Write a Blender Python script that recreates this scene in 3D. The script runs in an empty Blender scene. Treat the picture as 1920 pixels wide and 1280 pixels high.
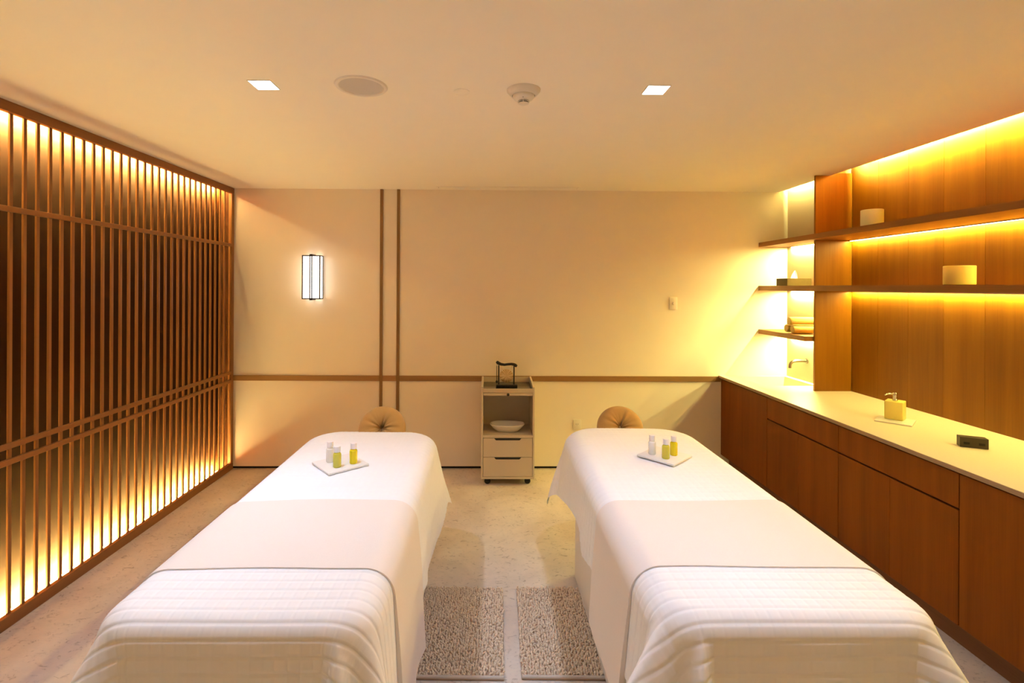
import bpy, bmesh, math, random
import numpy as np
from mathutils import Vector, Matrix, Euler

random.seed(7)
scene = bpy.context.scene
COL = scene.collection
PI = math.pi

# ------------------------------------------------------------------ camera
F_PX = 920.0
EYE = Vector((0.0, 0.0, 1.685))
YAW, ROLL = math.radians(0.72), math.radians(0.28)
cd = bpy.data.cameras.new('camera')
cd.sensor_fit = 'HORIZONTAL'; cd.sensor_width = 36.0
cd.lens = F_PX / 1920.0 * 36.0
cd.shift_x = (960.0 - 928.6) / 1920.0
cd.shift_y = (538.0 - 640.0) / 1920.0
cd.clip_start = 0.02
cam = bpy.data.objects.new('camera', cd); COL.objects.link(cam)
fw = Vector((math.sin(YAW), math.cos(YAW), 0)); r0 = Vector((math.cos(YAW), -math.sin(YAW), 0)); u0 = Vector((0, 0, 1))
rt = math.cos(ROLL) * r0 + math.sin(ROLL) * u0; up = -math.sin(ROLL) * r0 + math.cos(ROLL) * u0
m = Matrix((rt, up, -fw)).transposed().to_4x4(); m.translation = EYE
cam.matrix_world = m
scene.camera = cam

# ------------------------------------------------------------------ world, exposure
w = bpy.data.worlds.new('world'); scene.world = w; w.use_nodes = True
w.node_tree.nodes['Background'].inputs[0].default_value = (1.0, 0.72, 0.45, 1)
w.node_tree.nodes['Background'].inputs[1].default_value = 0.0
vs = scene.view_settings
vs.view_transform = 'Standard'; vs.look = 'None'; vs.gamma = 1.0; vs.use_curve_mapping = False
vs.exposure = 1.14
cy = scene.cycles
cy.max_bounces = 5; cy.diffuse_bounces = 4; cy.glossy_bounces = 2; cy.transmission_bounces = 4
cy.adaptive_threshold = 0.04
cy.caustics_reflective = False; cy.caustics_refractive = False
cy.sample_clamp_indirect = 6.0

# light levels (radiance of the strips, watts of the downlights)
LED_COL = (1.0, 0.80, 0.20)
LED_SHELF = 120.0
LED_COVE = 1150.0
LED_NICHE = 480.0
LED_SCREEN = 2700.0
LED_GRAZE = 180.0
SCONCE = 1.6
DOWN_COL = (0.56, 0.71, 1.0)
DOWN_W = 3.1
FILL_W = 2.6  # each added fill lamp behind the camera

# room dimensions (metres); the camera stands at x = y = 0
CEIL = 2.583
YB = 4.55            # far wall
YF = -1.6            # wall behind the camera
XS = -2.35           # front of the slatted screen
XWL = -2.47          # wall behind the screen
XW = 2.88            # timber wall on the right
XN = 2.785           # wall of the basin niche
CT = 0.872           # worktop height
XC = 2.145           # worktop front

# ------------------------------------------------------------------ helpers
def link(o, parent=None):
    COL.objects.link(o)
    if parent is not None: o.parent = parent
    return o

def tag(o, label=None, cat=None, group=None, kind=None):
    if label: o['label'] = label
    if cat: o['category'] = cat
    if group: o['group'] = group
    if kind: o['kind'] = kind
    return o

def thing(name, loc, label, cat, group=None, rz=0.0):
    o = bpy.data.objects.new(name, None); o.empty_display_size = 0.05
    o.location = loc; o.rotation_euler = (0, 0, rz)
    link(o); return tag(o, label, cat, group)

def mesh_obj(name, me, mat=None, parent=None, loc=(0, 0, 0)):
    o = bpy.data.objects.new(name, me); o.location = loc
    if mat is not None and not me.materials: me.materials.append(mat)
    return link(o, parent)

def finish(bm, name, mat, parent=None, loc=(0, 0, 0), smooth=None):
    me = bpy.data.meshes.new(name)
    bmesh.ops.recalc_face_normals(bm, faces=bm.faces[:])
    bm.to_mesh(me); bm.free()
    if smooth is not None:
        me.polygons.foreach_set('use_smooth', [True] * len(me.polygons))
        if smooth < 179: me.set_sharp_from_angle(angle=math.radians(smooth))
    return mesh_obj(name, me, mat, parent, loc)

def bm_box(bm, x0, x1, y0, y1, z0, z1, bev=0.0, seg=1, only=None):
    mtx = Matrix.Translation(((x0 + x1) / 2, (y0 + y1) / 2, (z0 + z1) / 2)) @ Matrix.Diagonal((x1 - x0, y1 - y0, z1 - z0, 1))
    r = bmesh.ops.create_cube(bm, size=1.0, matrix=mtx)
    if bev > 0:
        es = list({e for v in r['verts'] for e in v.link_edges})
        if only: es = [e for e in es if only(e)]
        bmesh.ops.bevel(bm, geom=es, offset=bev, segments=seg, profile=0.5, affect='EDGES')

def box(name, dims, mat, parent=None, bev=0.0, seg=1, loc=(0, 0, 0), smooth=None, only=None):
    bm = bmesh.new(); bm_box(bm, *dims, bev=bev, seg=seg, only=only)
    return finish(bm, name, mat, parent, loc, smooth if smooth is not None else (40 if bev > 0 and seg > 1 else None))

def boxes(name, lst, mat, parent=None, bev=0.0, loc=(0, 0, 0)):
    bm = bmesh.new()
    for d in lst: bm_box(bm, *d, bev=bev)
    return finish(bm, name, mat, parent, loc)

def bm_lathe(bm, prof, n=32, axis='Z', mtx=None, caps=True):
    rings = []
    for (r, z) in prof:
        ring = []
        for k in range(n):
            a = 2 * PI * k / n
            p = Vector((r * math.cos(a), r * math.sin(a), z))
            if axis == 'Y': p = Vector((p.x, p.z, p.y))
            if axis == 'X': p = Vector((p.z, p.x, p.y))
            if mtx is not None: p = mtx @ p
            ring.append(bm.verts.new(p))
        rings.append(ring)
    for a, b in zip(rings, rings[1:]):
        for k in range(n): bm.faces.new((a[k], a[(k + 1) % n], b[(k + 1) % n], b[k]))
    if caps:
        if prof[0][0] > 1e-5: bm.faces.new(rings[0][::-1])
        if prof[-1][0] > 1e-5: bm.faces.new(rings[-1])

def lathe(name, prof, mat, parent=None, n=32, axis='Z', loc=(0, 0, 0), smooth=40, caps=True):
    bm = bmesh.new(); bm_lathe(bm, prof, n, axis, caps=caps)
    return finish(bm, name, mat, parent, loc, smooth)

def bm_tube(bm, pts, rad, n=12):
    pts = [Vector(p) for p in pts]
    rads = rad if isinstance(rad, (list, tuple)) else [rad] * len(pts)
    rings = []; ref = None
    for i, p in enumerate(pts):
        t = (pts[min(i + 1, len(pts) - 1)] - pts[max(i - 1, 0)]).normalized()
        if ref is None:
            ref = Vector((0, 0, 1)) if abs(t.z) < 0.9 else Vector((1, 0, 0))
        a = (ref - t * ref.dot(t)).normalized(); ref = a
        b = t.cross(a)
        rings.append([bm.verts.new(p + rads[i] * (math.cos(2 * PI * k / n) * a + math.sin(2 * PI * k / n) * b)) for k in range(n)])
    for a, b in zip(rings, rings[1:]):
        for k in range(n): bm.faces.new((a[k], a[(k + 1) % n], b[(k + 1) % n], b[k]))
    bm.faces.new(rings[0][::-1]); bm.faces.new(rings[-1])

def tube(name, pts, rad, mat, parent=None, n=12, loc=(0, 0, 0)):
    bm = bmesh.new(); bm_tube(bm, pts, rad, n)
    return finish(bm, name, mat, parent, loc, 50)

def grid_mesh(name, P, close_u=False, smooth=True):
    """P: (nv, nu, 3) array -> quad mesh."""
    nv, nu = P.shape[:2]
    me = bpy.data.meshes.new(name)
    idx = np.arange(nv * nu).reshape(nv, nu)
    a = idx[:-1, :-1].ravel(); b = idx[:-1, 1:].ravel(); c = idx[1:, 1:].ravel(); d = idx[1:, :-1].ravel()
    q = np.stack([a, b, c, d], 1)
    if close_u:
        q2 = np.stack([idx[:-1, -1], idx[:-1, 0], idx[1:, 0], idx[1:, -1]], 1)
        q = np.concatenate([q, q2])
    nf = len(q)
    me.vertices.add(nv * nu); me.vertices.foreach_set('co', P.reshape(-1).astype(np.float32))
    me.loops.add(nf * 4); me.loops.foreach_set('vertex_index', q.ravel().astype(np.int32))
    me.polygons.add(nf); me.polygons.foreach_set('loop_start', (np.arange(nf) * 4).astype(np.int32))
    if smooth: me.polygons.foreach_set('use_smooth', np.ones(nf, bool))
    me.update(); me.validate()
    return me

# ------------------------------------------------------------------ materials
def new_mat(name):
    mt = bpy.data.materials.new(name); mt.use_nodes = True
    nt = mt.node_tree; b = nt.nodes['Principled BSDF']
    return mt, nt, b

def plain(name, col, rough=0.5, metal=0.0, spec=0.5, bump=0.0, bscale=60.0, var=0.0, trans=0.0, sheen=0.0, sss=0.0, ior=1.45):
    mt, nt, b = new_mat(name)
    b.inputs['Base Color'].default_value = (*col, 1); b.inputs['Roughness'].default_value = rough
    b.inputs['Metallic'].default_value = metal; b.inputs['Specular IOR Level'].default_value = spec
    b.inputs['Transmission Weight'].default_value = trans; b.inputs['IOR'].default_value = ior
    if sheen: b.inputs['Sheen Weight'].default_value = sheen
    if sss:
        b.inputs['Subsurface Weight'].default_value = sss; b.inputs['Subsurface Scale'].default_value = 0.03
    tc = nt.nodes.new('ShaderNodeTexCoord')
    nz = nt.nodes.new('ShaderNodeTexNoise'); nz.inputs['Scale'].default_value = bscale; nz.inputs['Detail'].default_value = 1.0
    nt.links.new(tc.outputs['Object'], nz.inputs['Vector'])
    if var > 0:
        mx = nt.nodes.new('ShaderNodeMix'); mx.data_type = 'RGBA'
        mx.inputs[6].default_value = (*[c * (1 - var) for c in col], 1); mx.inputs[7].default_value = (*[min(1, c * (1 + var)) for c in col], 1)
        nt.links.new(nz.outputs[0], mx.inputs[0]); nt.links.new(mx.outputs[2], b.inputs['Base Color'])
    if bump > 0:
        bp = nt.nodes.new('ShaderNodeBump'); bp.inputs['Strength'].default_value = bump; bp.inputs['Distance'].default_value = 0.002
        nt.links.new(nz.outputs[0], bp.inputs['Height']); nt.links.new(bp.outputs[0], b.inputs['Normal'])
    return mt

def wood(name, light, dark, grain='Z', rough=0.42, scale=1.0, tone=0.18, spec=0.35):
    mt, nt, b = new_mat(name); N = nt.nodes.new; L = nt.links.new
    tc = N('ShaderNodeTexCoord'); oi = N('ShaderNodeObjectInfo')
    mul = N('ShaderNodeVectorMath'); mul.operation = 'SCALE'; mul.inputs[0].default_value = (3.7, 5.1, 2.3); L(oi.outputs['Random'], mul.inputs['Scale'])
    add = N('ShaderNodeVectorMath'); add.operation = 'ADD'; L(tc.outputs['Object'], add.inputs[0]); L(mul.outputs[0], add.inputs[1])
    mp = N('ShaderNodeMapping'); s = [9.0, 9.0, 9.0]; s['XYZ'.index(grain)] = 0.55
    mp.inputs['Scale'].default_value = [q * scale for q in s]; L(add.outputs[0], mp.inputs['Vector'])
    n1 = N('ShaderNodeTexNoise'); n1.inputs['Scale'].default_value = 1.0; n1.inputs['Detail'].default_value = 2; n1.inputs['Distortion'].default_value = 0.6
    L(mp.outputs[0], n1.inputs['Vector'])
    mp2 = N('ShaderNodeMapping'); s2 = [160.0] * 3; s2['XYZ'.index(grain)] = 4.0
    mp2.inputs['Scale'].default_value = [q * scale for q in s2]; L(add.outputs[0], mp2.inputs['Vector'])
    n2 = N('ShaderNodeTexNoise'); n2.inputs['Scale'].default_value = 1.0; n2.inputs['Detail'].default_value = 1; L(mp2.outputs[0], n2.inputs['Vector'])
    mixf = N('ShaderNodeMath'); mixf.operation = 'MULTIPLY_ADD'; L(n2.outputs[0], mixf.inputs[0]); mixf.inputs[1].default_value = 0.35; L(n1.outputs[0], mixf.inputs[2])
    rp = N('ShaderNodeValToRGB'); L(mixf.outputs[0], rp.inputs[0])
    rp.color_ramp.elements[0].position = 0.38; rp.color_ramp.elements[0].color = (*dark, 1)
    rp.color_ramp.elements[1].position = 0.95; rp.color_ramp.elements[1].color = (*light, 1)
    tv = N('ShaderNodeMapRange'); L(oi.outputs['Random'], tv.inputs[0]); tv.inputs[3].default_value = 1 - tone; tv.inputs[4].default_value = 1 + tone
    hs = N('ShaderNodeHueSaturation'); L(rp.outputs[0], hs.inputs['Color']); L(tv.outputs[0], hs.inputs['Value'])
    L(hs.outputs[0], b.inputs['Base Color'])
    b.inputs['Roughness'].default_value = rough; b.inputs['Specular IOR Level'].default_value = spec
    return mt

def emit(name, col, strength):
    mt, nt, b = new_mat(name)
    b.inputs['Base Color'].default_value = (*col, 1)
    b.inputs['Emission Color'].default_value = (*col, 1); b.inputs['Emission Strength'].default_value = strength
    return mt

def marble(name):
    mt, nt, b = new_mat(name); N = nt.nodes.new; L = nt.links.new
    tc = N('ShaderNodeTexCoord')
    n1 = N('ShaderNodeTexNoise'); n1.inputs['Scale'].default_value = 2.2; n1.inputs['Detail'].default_value = 6; n1.inputs['Distortion'].default_value = 0.8
    L(tc.outputs['Object'], n1.inputs['Vector'])
    mp = N('ShaderNodeMapping'); mp.inputs['Scale'].default_value = (22, 34, 30); mp.inputs['Rotation'].default_value = (0, 0, 0.5); L(tc.outputs['Object'], mp.inputs['Vector'])
    n2 = N('ShaderNodeTexNoise'); n2.inputs['Scale'].default_value = 1.0; n2.inputs['Detail'].default_value = 5; n2.inputs['Distortion'].default_value = 1.6; n2.inputs['Roughness'].default_value = 0.6
    L(mp.outputs[0], n2.inputs['Vector'])
    r1 = N('ShaderNodeValToRGB'); L(n1.outputs[0], r1.inputs[0])
    r1.color_ramp.elements[0].position = 0.3; r1.color_ramp.elements[0].color = (0.58, 0.49, 0.41, 1)
    r1.color_ramp.elements[1].position = 0.7; r1.color_ramp.elements[1].color = (0.74, 0.65, 0.56, 1)
    r2 = N('ShaderNodeValToRGB'); L(n2.outputs[0], r2.inputs[0])
    r2.color_ramp.elements[0].position = 0.28; r2.color_ramp.elements[0].color = (0.55, 0.50, 0.46, 1)
    e = r2.color_ramp.elements.new(0.42); e.color = (1, 1, 1, 1)
    r2.color_ramp.elements[-1].position = 0.78; r2.color_ramp.elements[-1].color = (1.08, 1.06, 1.03, 1)
    mx = N('ShaderNodeMix'); mx.data_type = 'RGBA'; mx.blend_type = 'MULTIPLY'; mx.inputs[0].default_value = 1.0
    L(r1.outputs[0], mx.inputs[6]); L(r2.outputs[0], mx.inputs[7]); L(mx.outputs[2], b.inputs['Base Color'])
    b.inputs['Roughness'].default_value = 0.55; b.inputs['Specular IOR Level'].default_value = 0.3
    return mt

M = {}
M['plaster'] = plain('plaster_paint', (0.89, 0.80, 0.67), 0.85, spec=0.0, bscale=9, var=0.012)
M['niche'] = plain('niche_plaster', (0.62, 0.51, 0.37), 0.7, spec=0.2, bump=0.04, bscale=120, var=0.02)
M['ceiling'] = plain('ceiling_paint', (0.95, 0.88, 0.765), 0.9, spec=0.0, bscale=7, var=0.01)
M['floor'] = marble('floor_stone')
M['gap'] = plain('shadow_gap_black', (0.012, 0.010, 0.009), 0.7)
M['oak_wall'] = wood('oak_wall_veneer', (0.30, 0.118, 0.004), (0.20, 0.068, 0.002), 'Z', tone=0.07)
M['oak_front'] = wood('oak_cabinet_front', (0.26, 0.074, 0.003), (0.175, 0.045, 0.001), 'Z', tone=0.10, spec=0.2)
M['oak_shelf'] = wood('oak_shelf', (0.32, 0.14, 0.035), (0.22, 0.085, 0.018), 'Y', tone=0.05)
M['screen'] = wood('screen_timber', (0.30, 0.125, 0.035), (0.21, 0.08, 0.02), 'Z', tone=0.10)
M['screen_h'] = wood('screen_rail_timber', (0.30, 0.125, 0.035), (0.21, 0.08, 0.02), 'Y', tone=0.06)
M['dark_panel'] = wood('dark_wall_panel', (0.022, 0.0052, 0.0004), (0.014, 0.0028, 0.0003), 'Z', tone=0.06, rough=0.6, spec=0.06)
M['trim'] = wood('wall_trim_timber', (0.36, 0.20, 0.08), (0.26, 0.14, 0.05), 'X', tone=0.05)
M['trim_v'] = wood('wall_trim_timber_upright', (0.26, 0.145, 0.055), (0.18, 0.095, 0.032), 'Z', tone=0.05)
M['plinth'] = wood('plinth_timber', (0.22, 0.10, 0.045), (0.15, 0.065, 0.03), 'Y')
M['stone'] = plain('worktop_stone', (0.78, 0.70, 0.58), 0.38, spec=0.4, var=0.04, bscale=90)
M['edge'] = plain('worktop_brown_edge', (0.36, 0.245, 0.17), 0.5)
M['white_panel'] = plain('trolley_lacquer', (0.62, 0.52, 0.40), 0.4)
M['black'] = plain('black_paint', (0.012, 0.009, 0.008), 0.4)
M['rubber'] = plain('black_rubber', (0.02, 0.02, 0.02), 0.7)
M['bronze'] = plain('dark_bronze_frame', (0.03, 0.018, 0.012), 0.4, metal=0.6)
M['brass'] = plain('gong_brass', (0.78, 0.52, 0.20), 0.25, metal=1.0)
M['steel'] = plain('brushed_steel', (0.62, 0.56, 0.48), 0.25, metal=1.0)
M['tap'] = plain('tap_metal', (0.30, 0.26, 0.21), 0.28, metal=1.0)
M['porcelain'] = plain('bowl_porcelain', (0.82, 0.78, 0.72), 0.25)
M['plastic'] = plain('white_plastic', (0.80, 0.74, 0.66), 0.35)
M['grille'] = plain('speaker_grille', (0.62, 0.57, 0.53), 0.7, bump=0.5, bscale=600)
M['linen'] = plain('white_coverlet', (0.86, 0.855, 0.86), 0.85, spec=0.0, bscale=20, var=0.01)
M['blanket'] = plain('beige_blanket', (0.80, 0.735, 0.68), 0.9, spec=0.0, bscale=260, var=0.03)
M['upholstery'] = plain('cream_upholstery', (0.74, 0.69, 0.63), 0.55)
M['tan'] = plain('tan_towelling', (0.52, 0.32, 0.11), 0.95, spec=0.1, sheen=0.3, bump=0.5, bscale=260, var=0.06)
M['towel'] = plain('yellow_towelling', (0.62, 0.44, 0.13), 0.95, spec=0.1, sheen=0.3, bump=0.6, bscale=300, var=0.06)
M['mat'] = plain('mat_chenille', (0.95, 0.66, 0.48), 0.95, spec=0.0, var=0.28, bscale=130)
M['mat_back'] = plain('mat_backing', (0.46, 0.30, 0.21), 0.95, spec=0.05)
M['mat_hem'] = plain('mat_hem', (0.60, 0.50, 0.41), 0.9, spec=0.1)
M['tray'] = plain('stone_tray', (0.82, 0.79, 0.75), 0.5, var=0.03, bscale=40)
M['wax'] = plain('cream_wax', (0.95, 0.90, 0.70), 0.55, sss=0.4)
M['onyx'] = plain('yellow_onyx', (0.92, 0.79, 0.22), 0.4, sss=0.3, var=0.06, bscale=14)
M['olive'] = plain('olive_box', (0.12, 0.09, 0.03), 0.5, var=0.1, bscale=40)
M['tissue'] = plain('tissue_paper', (0.88, 0.84, 0.76), 0.9)
M['darkbox'] = plain('dark_box', (0.050, 0.034, 0.020), 0.4, var=0.1, bscale=30)
M['oil_green'] = plain('olive_oil_glass', (0.74, 0.70, 0.08), 0.1, trans=0.15)
M['oil_yellow'] = plain('yellow_oil_glass', (1.0, 0.82, 0.015), 0.1, trans=0.15)
M['oil_clear'] = plain('clear_oil_glass', (0.97, 0.95, 0.92), 0.1, trans=0.08)
M['cap'] = plain('white_cap', (0.86, 0.82, 0.82), 0.4)
M['label_g'] = plain('paper_label_green', (0.70, 0.66, 0.16), 0.6)
M['glass_top'] = plain('dark_glass', (0.06, 0.055, 0.05), 0.06, spec=0.8)
M['channel'] = plain('strip_channel', (0.55, 0.53, 0.50), 0.4, metal=0.8)
M['cove'] = emit('led_cove', (1.0, 0.88, 0.20), LED_COVE)
M['led'] = emit('led_shelf', LED_COL, LED_SHELF)
M['led_niche'] = emit('led_niche', (1.0, 0.92, 0.32), LED_NICHE)
M['led_screen'] = emit('led_screen', (1.0, 0.74, 0.22), LED_SCREEN)
M['led_graze'] = emit('led_screen_graze', (1.0, 0.78, 0.32), LED_GRAZE)
M['led_floor'] = emit('led_screen_floor', (1.0, 0.78, 0.32), LED_GRAZE * 0.25)
M['sconce'] = emit('sconce_glass', (1.0, 0.90, 0.78), SCONCE)
M['diffuser'] = emit('downlight_diffuser', (1.0, 0.93, 0.85), 6.0)

def struct(o): return tag(o, kind='structure')

# ------------------------------------------------------------------ room shell
struct(box('floor', (-2.6, 3.05, YF - 0.1, YB + 0.12, -0.1, 0.0), M['floor']))
struct(box('ceiling', (XWL - 0.1, 2.705, YF - 0.1, YB + 0.02, CEIL, CEIL + 0.09), M['ceiling']))
struct(box('trim_cove_top', (2.60, 3.05, YF - 0.1, YB + 0.12, 2.76, 2.80), M['ceiling']))
wb = struct(box('wall_back', (-2.6, 3.05, YB, YB + 0.12, 0.024, 2.80), M['plaster']))
struct(box('baseboard_back', (-2.6, 3.05, YB + 0.02, YB + 0.12, 0.0, 0.024), M['gap']))
struct(box('wall_front', (-2.6, 3.05, YF - 0.1, YF, 0.0, 2.80), M['plaster']))
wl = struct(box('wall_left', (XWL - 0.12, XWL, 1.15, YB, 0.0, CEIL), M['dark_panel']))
struct(box('wall_left_near', (XWL - 0.12, XS, YF, 1.15, 0.0, CEIL), M['plaster']))
wr = struct(box('wall_right', (XW + 0.015, 3.05, 0.67, YB, 0.0, 2.76), M['plaster']))
struct(box('wall_right_near', (XW - 0.03, 3.05, YF, 0.67, 0.0, 2.76), M['plaster']))
struct(box('wall_niche', (XN, XW + 0.015, 3.88, YB, CT, 2.76), M['niche']))
yb = 3.86
k = 0
pan_me = None
while yb > 0.70:
    y0 = max(yb - 0.262, 0.67)
    p = box('panel', (0, 0.015, y0 - yb + 0.001, 0, 0, 2.76 - CT), M['oak_wall'], wr, bev=0.001, loc=(XW, yb, CT))
    yb = y0; k += 1

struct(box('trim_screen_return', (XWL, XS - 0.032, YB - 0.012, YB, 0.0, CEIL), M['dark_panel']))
# timber strips on the far wall
for nm, x0, x1 in (('trim_1', -1.008, -0.981), ('trim_2', -0.853, -0.826)):
    struct(box(nm, (x0, x1, YB - 0.014, YB, 0.03, CEIL), M['trim_v'], bev=0.0015))
def rail(nm, x0, x1): struct(box(nm, (x0, x1, YB - 0.012, YB, 0.814, 0.863), M['trim'], bev=0.0015))
rail('trim_3', XS, -1.009); rail('trim_4', -0.980, -0.854); rail('trim_5', -0.825, 2.16)

# ------------------------------------------------------------------ slatted screen
SY0 = 1.18
sc = thing('slatted_screen', (XS, SY0, 0), 'tall timber slat screen over glowing dark wall, floor to ceiling', 'screen')
L_ = YB - SY0
D = 0.03
box('top_rail', (-D, 0, 0, L_, 2.531, CEIL), M['screen_h'], sc, bev=0.002)
box('bottom_rail', (-D, 0, 0, L_, 0.0, 0.060), M['screen_h'], sc, bev=0.002)
box('stile', (-D, 0, L_ - 0.042, L_, 0.0605, 2.5305), M['screen'], sc, bev=0.002)
box('stile', (-D, 0, 0, 0.042, 0.0605, 2.5305), M['screen'], sc, bev=0.002)
for zc in (2.056, 0.893, 0.815):
    box('crossbar', (-0.014, 0.004, 0.0425, L_ - 0.0425, zc - 0.0135, zc + 0.0135), M['screen_h'], sc, bev=0.0015)
bm = bmesh.new(); bm_box(bm, -0.0255, -0.0145, -0.0092, 0.0092, 0.0605, 2.5305, bev=0.0012)
s0 = finish(bm, 'slat', M['screen'], sc)
slat_y = [4.420 - 0.0727 * i for i in range(44)]
slat_y = [y for y in slat_y if y > SY0 + 0.06]
s0.location = (0, slat_y[0] - SY0, 0)
for y in slat_y[1:]:
    c = s0.copy(); c.location = (0, y - SY0, 0); link(c, sc)
def strip(name, dims, mat, parent=None, face=(0, 0, -1)):
    # aluminium channel; only its open face glows
    o = box(name, dims, M['channel'], parent)
    o.data.materials.append(mat)
    for p in o.data.polygons:
        if p.normal.dot(Vector(face)) > 0.9: p.material_index = 1
    return o
strip('led_strip', (-0.066, -0.058, 0.02, L_ - 0.05, CEIL - 0.030, CEIL - 0.014), M['led_screen'], sc, (-1, 0, 0))
strip('led_strip', (-0.066, -0.058, 0.02, L_ - 0.05, 0.014, 0.030), M['led_screen'], sc, (-1, 0, 0))
strip('led_strip', (-0.114, -0.108, 0.02, L_ - 0.09, CEIL - 0.012, CEIL - 0.001), M['led_graze'], sc)
strip('led_strip', (-0.116, -0.052, 0.02, L_ - 0.09, 0.001, 0.010), M['led_floor'], sc, (0, 0, 1))

# ------------------------------------------------------------------ right: cabinets, worktop, shelves
edges = [4.548, 3.79, 3.01, 2.23, 1.45, 0.67]
XD = 2.166
lab = ['oak base cabinet with one plain door, against the far wall', 'oak base cabinet with drawer, second from the far wall',
       'oak base cabinet with drawer, third from the far wall', 'plain oak base cabinet nearest the camera, no drawer',
       'plain oak base cabinet at the near end, outside the picture']
struct(box('baseboard_cabinet', (2.245, 2.28, 0.68, YB, 0.0, 0.134), M['plinth']))
for i in range(5):
    y1, y0 = edges[i], edges[i + 1]
    if i == 4: pass
    c = thing('base_cabinet', (XD, (y0 + y1) / 2, 0.0), lab[i], 'cabinet', 'oak base cabinets under the worktop')
    h = (y1 - y0) / 2
    box('carcass', (0.0205, XW - XD - 0.002, -h + 0.0005, h - 0.0005, 0.135, 0.73 if i == 0 else 0.835), M['plinth'], c)
    def leaf(nm, a, b, z0, z1):
        return box(nm, (-0.0, 0.019, 0, b - a, 0, z1 - z0), M['oak_front'], c, bev=0.0015, loc=(0, a, z0))
    g = 0.002
    if i in (1, 2):
        leaf('drawer_front', -h + g, h - g, 0.677, 0.836)
        leaf('door', -h + g, 0.0 - 0.0005, 0.137, 0.667); leaf('door', 0.0005, h - g, 0.137, 0.667)
    elif i == 0:
        leaf('door', -h + g, h - g, 0.137, 0.836)
    else:
        leaf('door', -h + g, -0.0005, 0.137, 0.836); leaf('door', 0.0005, h - g, 0.137, 0.836)

# worktop with a cut-out for the basin
BX0, BX1, BY0, BY1 = 2.30, 2.735, 4.07, 4.50
wt = thing('worktop', (XC, 0.67, CT - 0.022), 'long pale stone worktop over the oak cabinets, basin cut in', 'worktop')
o = (XC, 0.67, CT - 0.022)
bm = bmesh.new()
for (x0, x1, y0, y1) in ((XC, BX0, 0.67, YB), (BX1, XW, BY0, YB), (BX0, BX1, 0.67, BY0), (BX1, XW, 0.67, BY0), (BX0, BX1, BY1, YB)):
    bm_box(bm, x0 - o[0], x1 - o[0], y0 - o[1], y1 - o[1], 0, 0.022)
bmesh.ops.remove_doubles(bm, verts=bm.verts[:], dist=1e-5)
finish(bm, 'slab', M['stone'], wt)
box('brown_edge', (-0.0025, -0.0002, 0.0, YB - 0.67 - 0.001, 0.0, 0.0205), M['edge'], wt)  # thin strip, browner than the slab, along its front edge
t = 0.012
bx = [(BX0 - t, BX0, BY0 - t, BY1 + t), (BX1, BX1 + t, BY0 - t, BY1 + t), (BX0, BX1, BY0 - t, BY0), (BX0, BX1, BY1, BY1 + t)]
lst = [(a - o[0], b - o[0], c_ - o[1], d - o[1], -0.10, -0.0005) for a, b, c_, d in bx]
lst.append((BX0 - t - o[0], BX1 + t - o[0], BY0 - t - o[1], BY1 + t - o[1], -0.112, -0.10))
boxes('basin', lst, M['stone'], wt)
lathe('drain', [(0.0, 0.003), (0.022, 0.003), (0.024, 0.0)], M['steel'], wt, loc=((BX0 + BX1) / 2 - o[0], (BY0 + BY1) / 2 - o[1], -0.0995))

# upright divider between niche and timber wall (in lengths between the shelves)
dv = thing('divider_panel', (2.587, 3.86, CT), 'upright oak divider beside the basin, worktop to ceiling', 'panel')
for z0, z1 in ((CT, 1.6665), (1.7095, 2.0695), (2.1105, CEIL + 0.02)):
    box('board', (0, XW - 2.587 - 0.0005, 0.0005, 0.0195, z0 - CT, z1 - CT), M['oak_wall'], dv, bev=0.001)

# shelves, each with its light strip
SX = 2.515
def shelf(z1, th, y0, y1, label, niche_only=False):
    s = thing('wall_shelf', (SX, y0, z1 - th), label, 'shelf', 'oak shelves on the right wall')
    if niche_only:
        box('shelf_board', (0, XN - SX, 0, y1 - y0, 0, th), M['oak_shelf'], s, bev=0.0015)
    else:
        bm = bmesh.new()
        bm_box(bm, 0, XN - SX, 0, y1 - y0, 0, th)
        bm_box(bm, XN - SX, XW - SX, 0, 3.879 - y0, 0, th)
        finish(bm, 'shelf_board', M['oak_shelf'], s)
        strip('led_strip', (XW - SX - 0.024, XW - SX - 0.012, 0.02, 3.85 - y0, -0.007, -0.0005), M['led'], s)
    strip('led_strip', (XN - SX - 0.014, XN - SX - 0.002, 3.89 - y0, y1 - y0 - 0.08, -0.007, -0.0005), M['led_niche'], s)
shelf(2.110, 0.041, 0.68, YB - 0.001, 'highest long oak shelf on the right, above eye level')
shelf(1.709, 0.042, 0.68, YB - 0.001, 'middle long oak shelf on the right, at eye level')
shelf(1.304, 0.040, 3.881, YB - 0.001, 'short lowest oak shelf in the niche above the basin', True)
cv = thing('cove_light', (XW, 0.68, 2.72), 'glowing light strip in the ceiling slot along the timber wall', 'light')
strip('led_strip', (-0.055, -0.047, 0.0, 3.03, -0.050, -0.036), M['cove'], cv, (1, 0, 0))
cv = thing('cove_light', (XN, 3.89, 2.72), 'glowing light strip in the ceiling slot above the basin niche', 'light')
strip('led_strip', (-0.055, -0.047, 0.0, 0.60, -0.050, -0.036), M['led_niche'], cv, (1, 0, 0))

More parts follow.
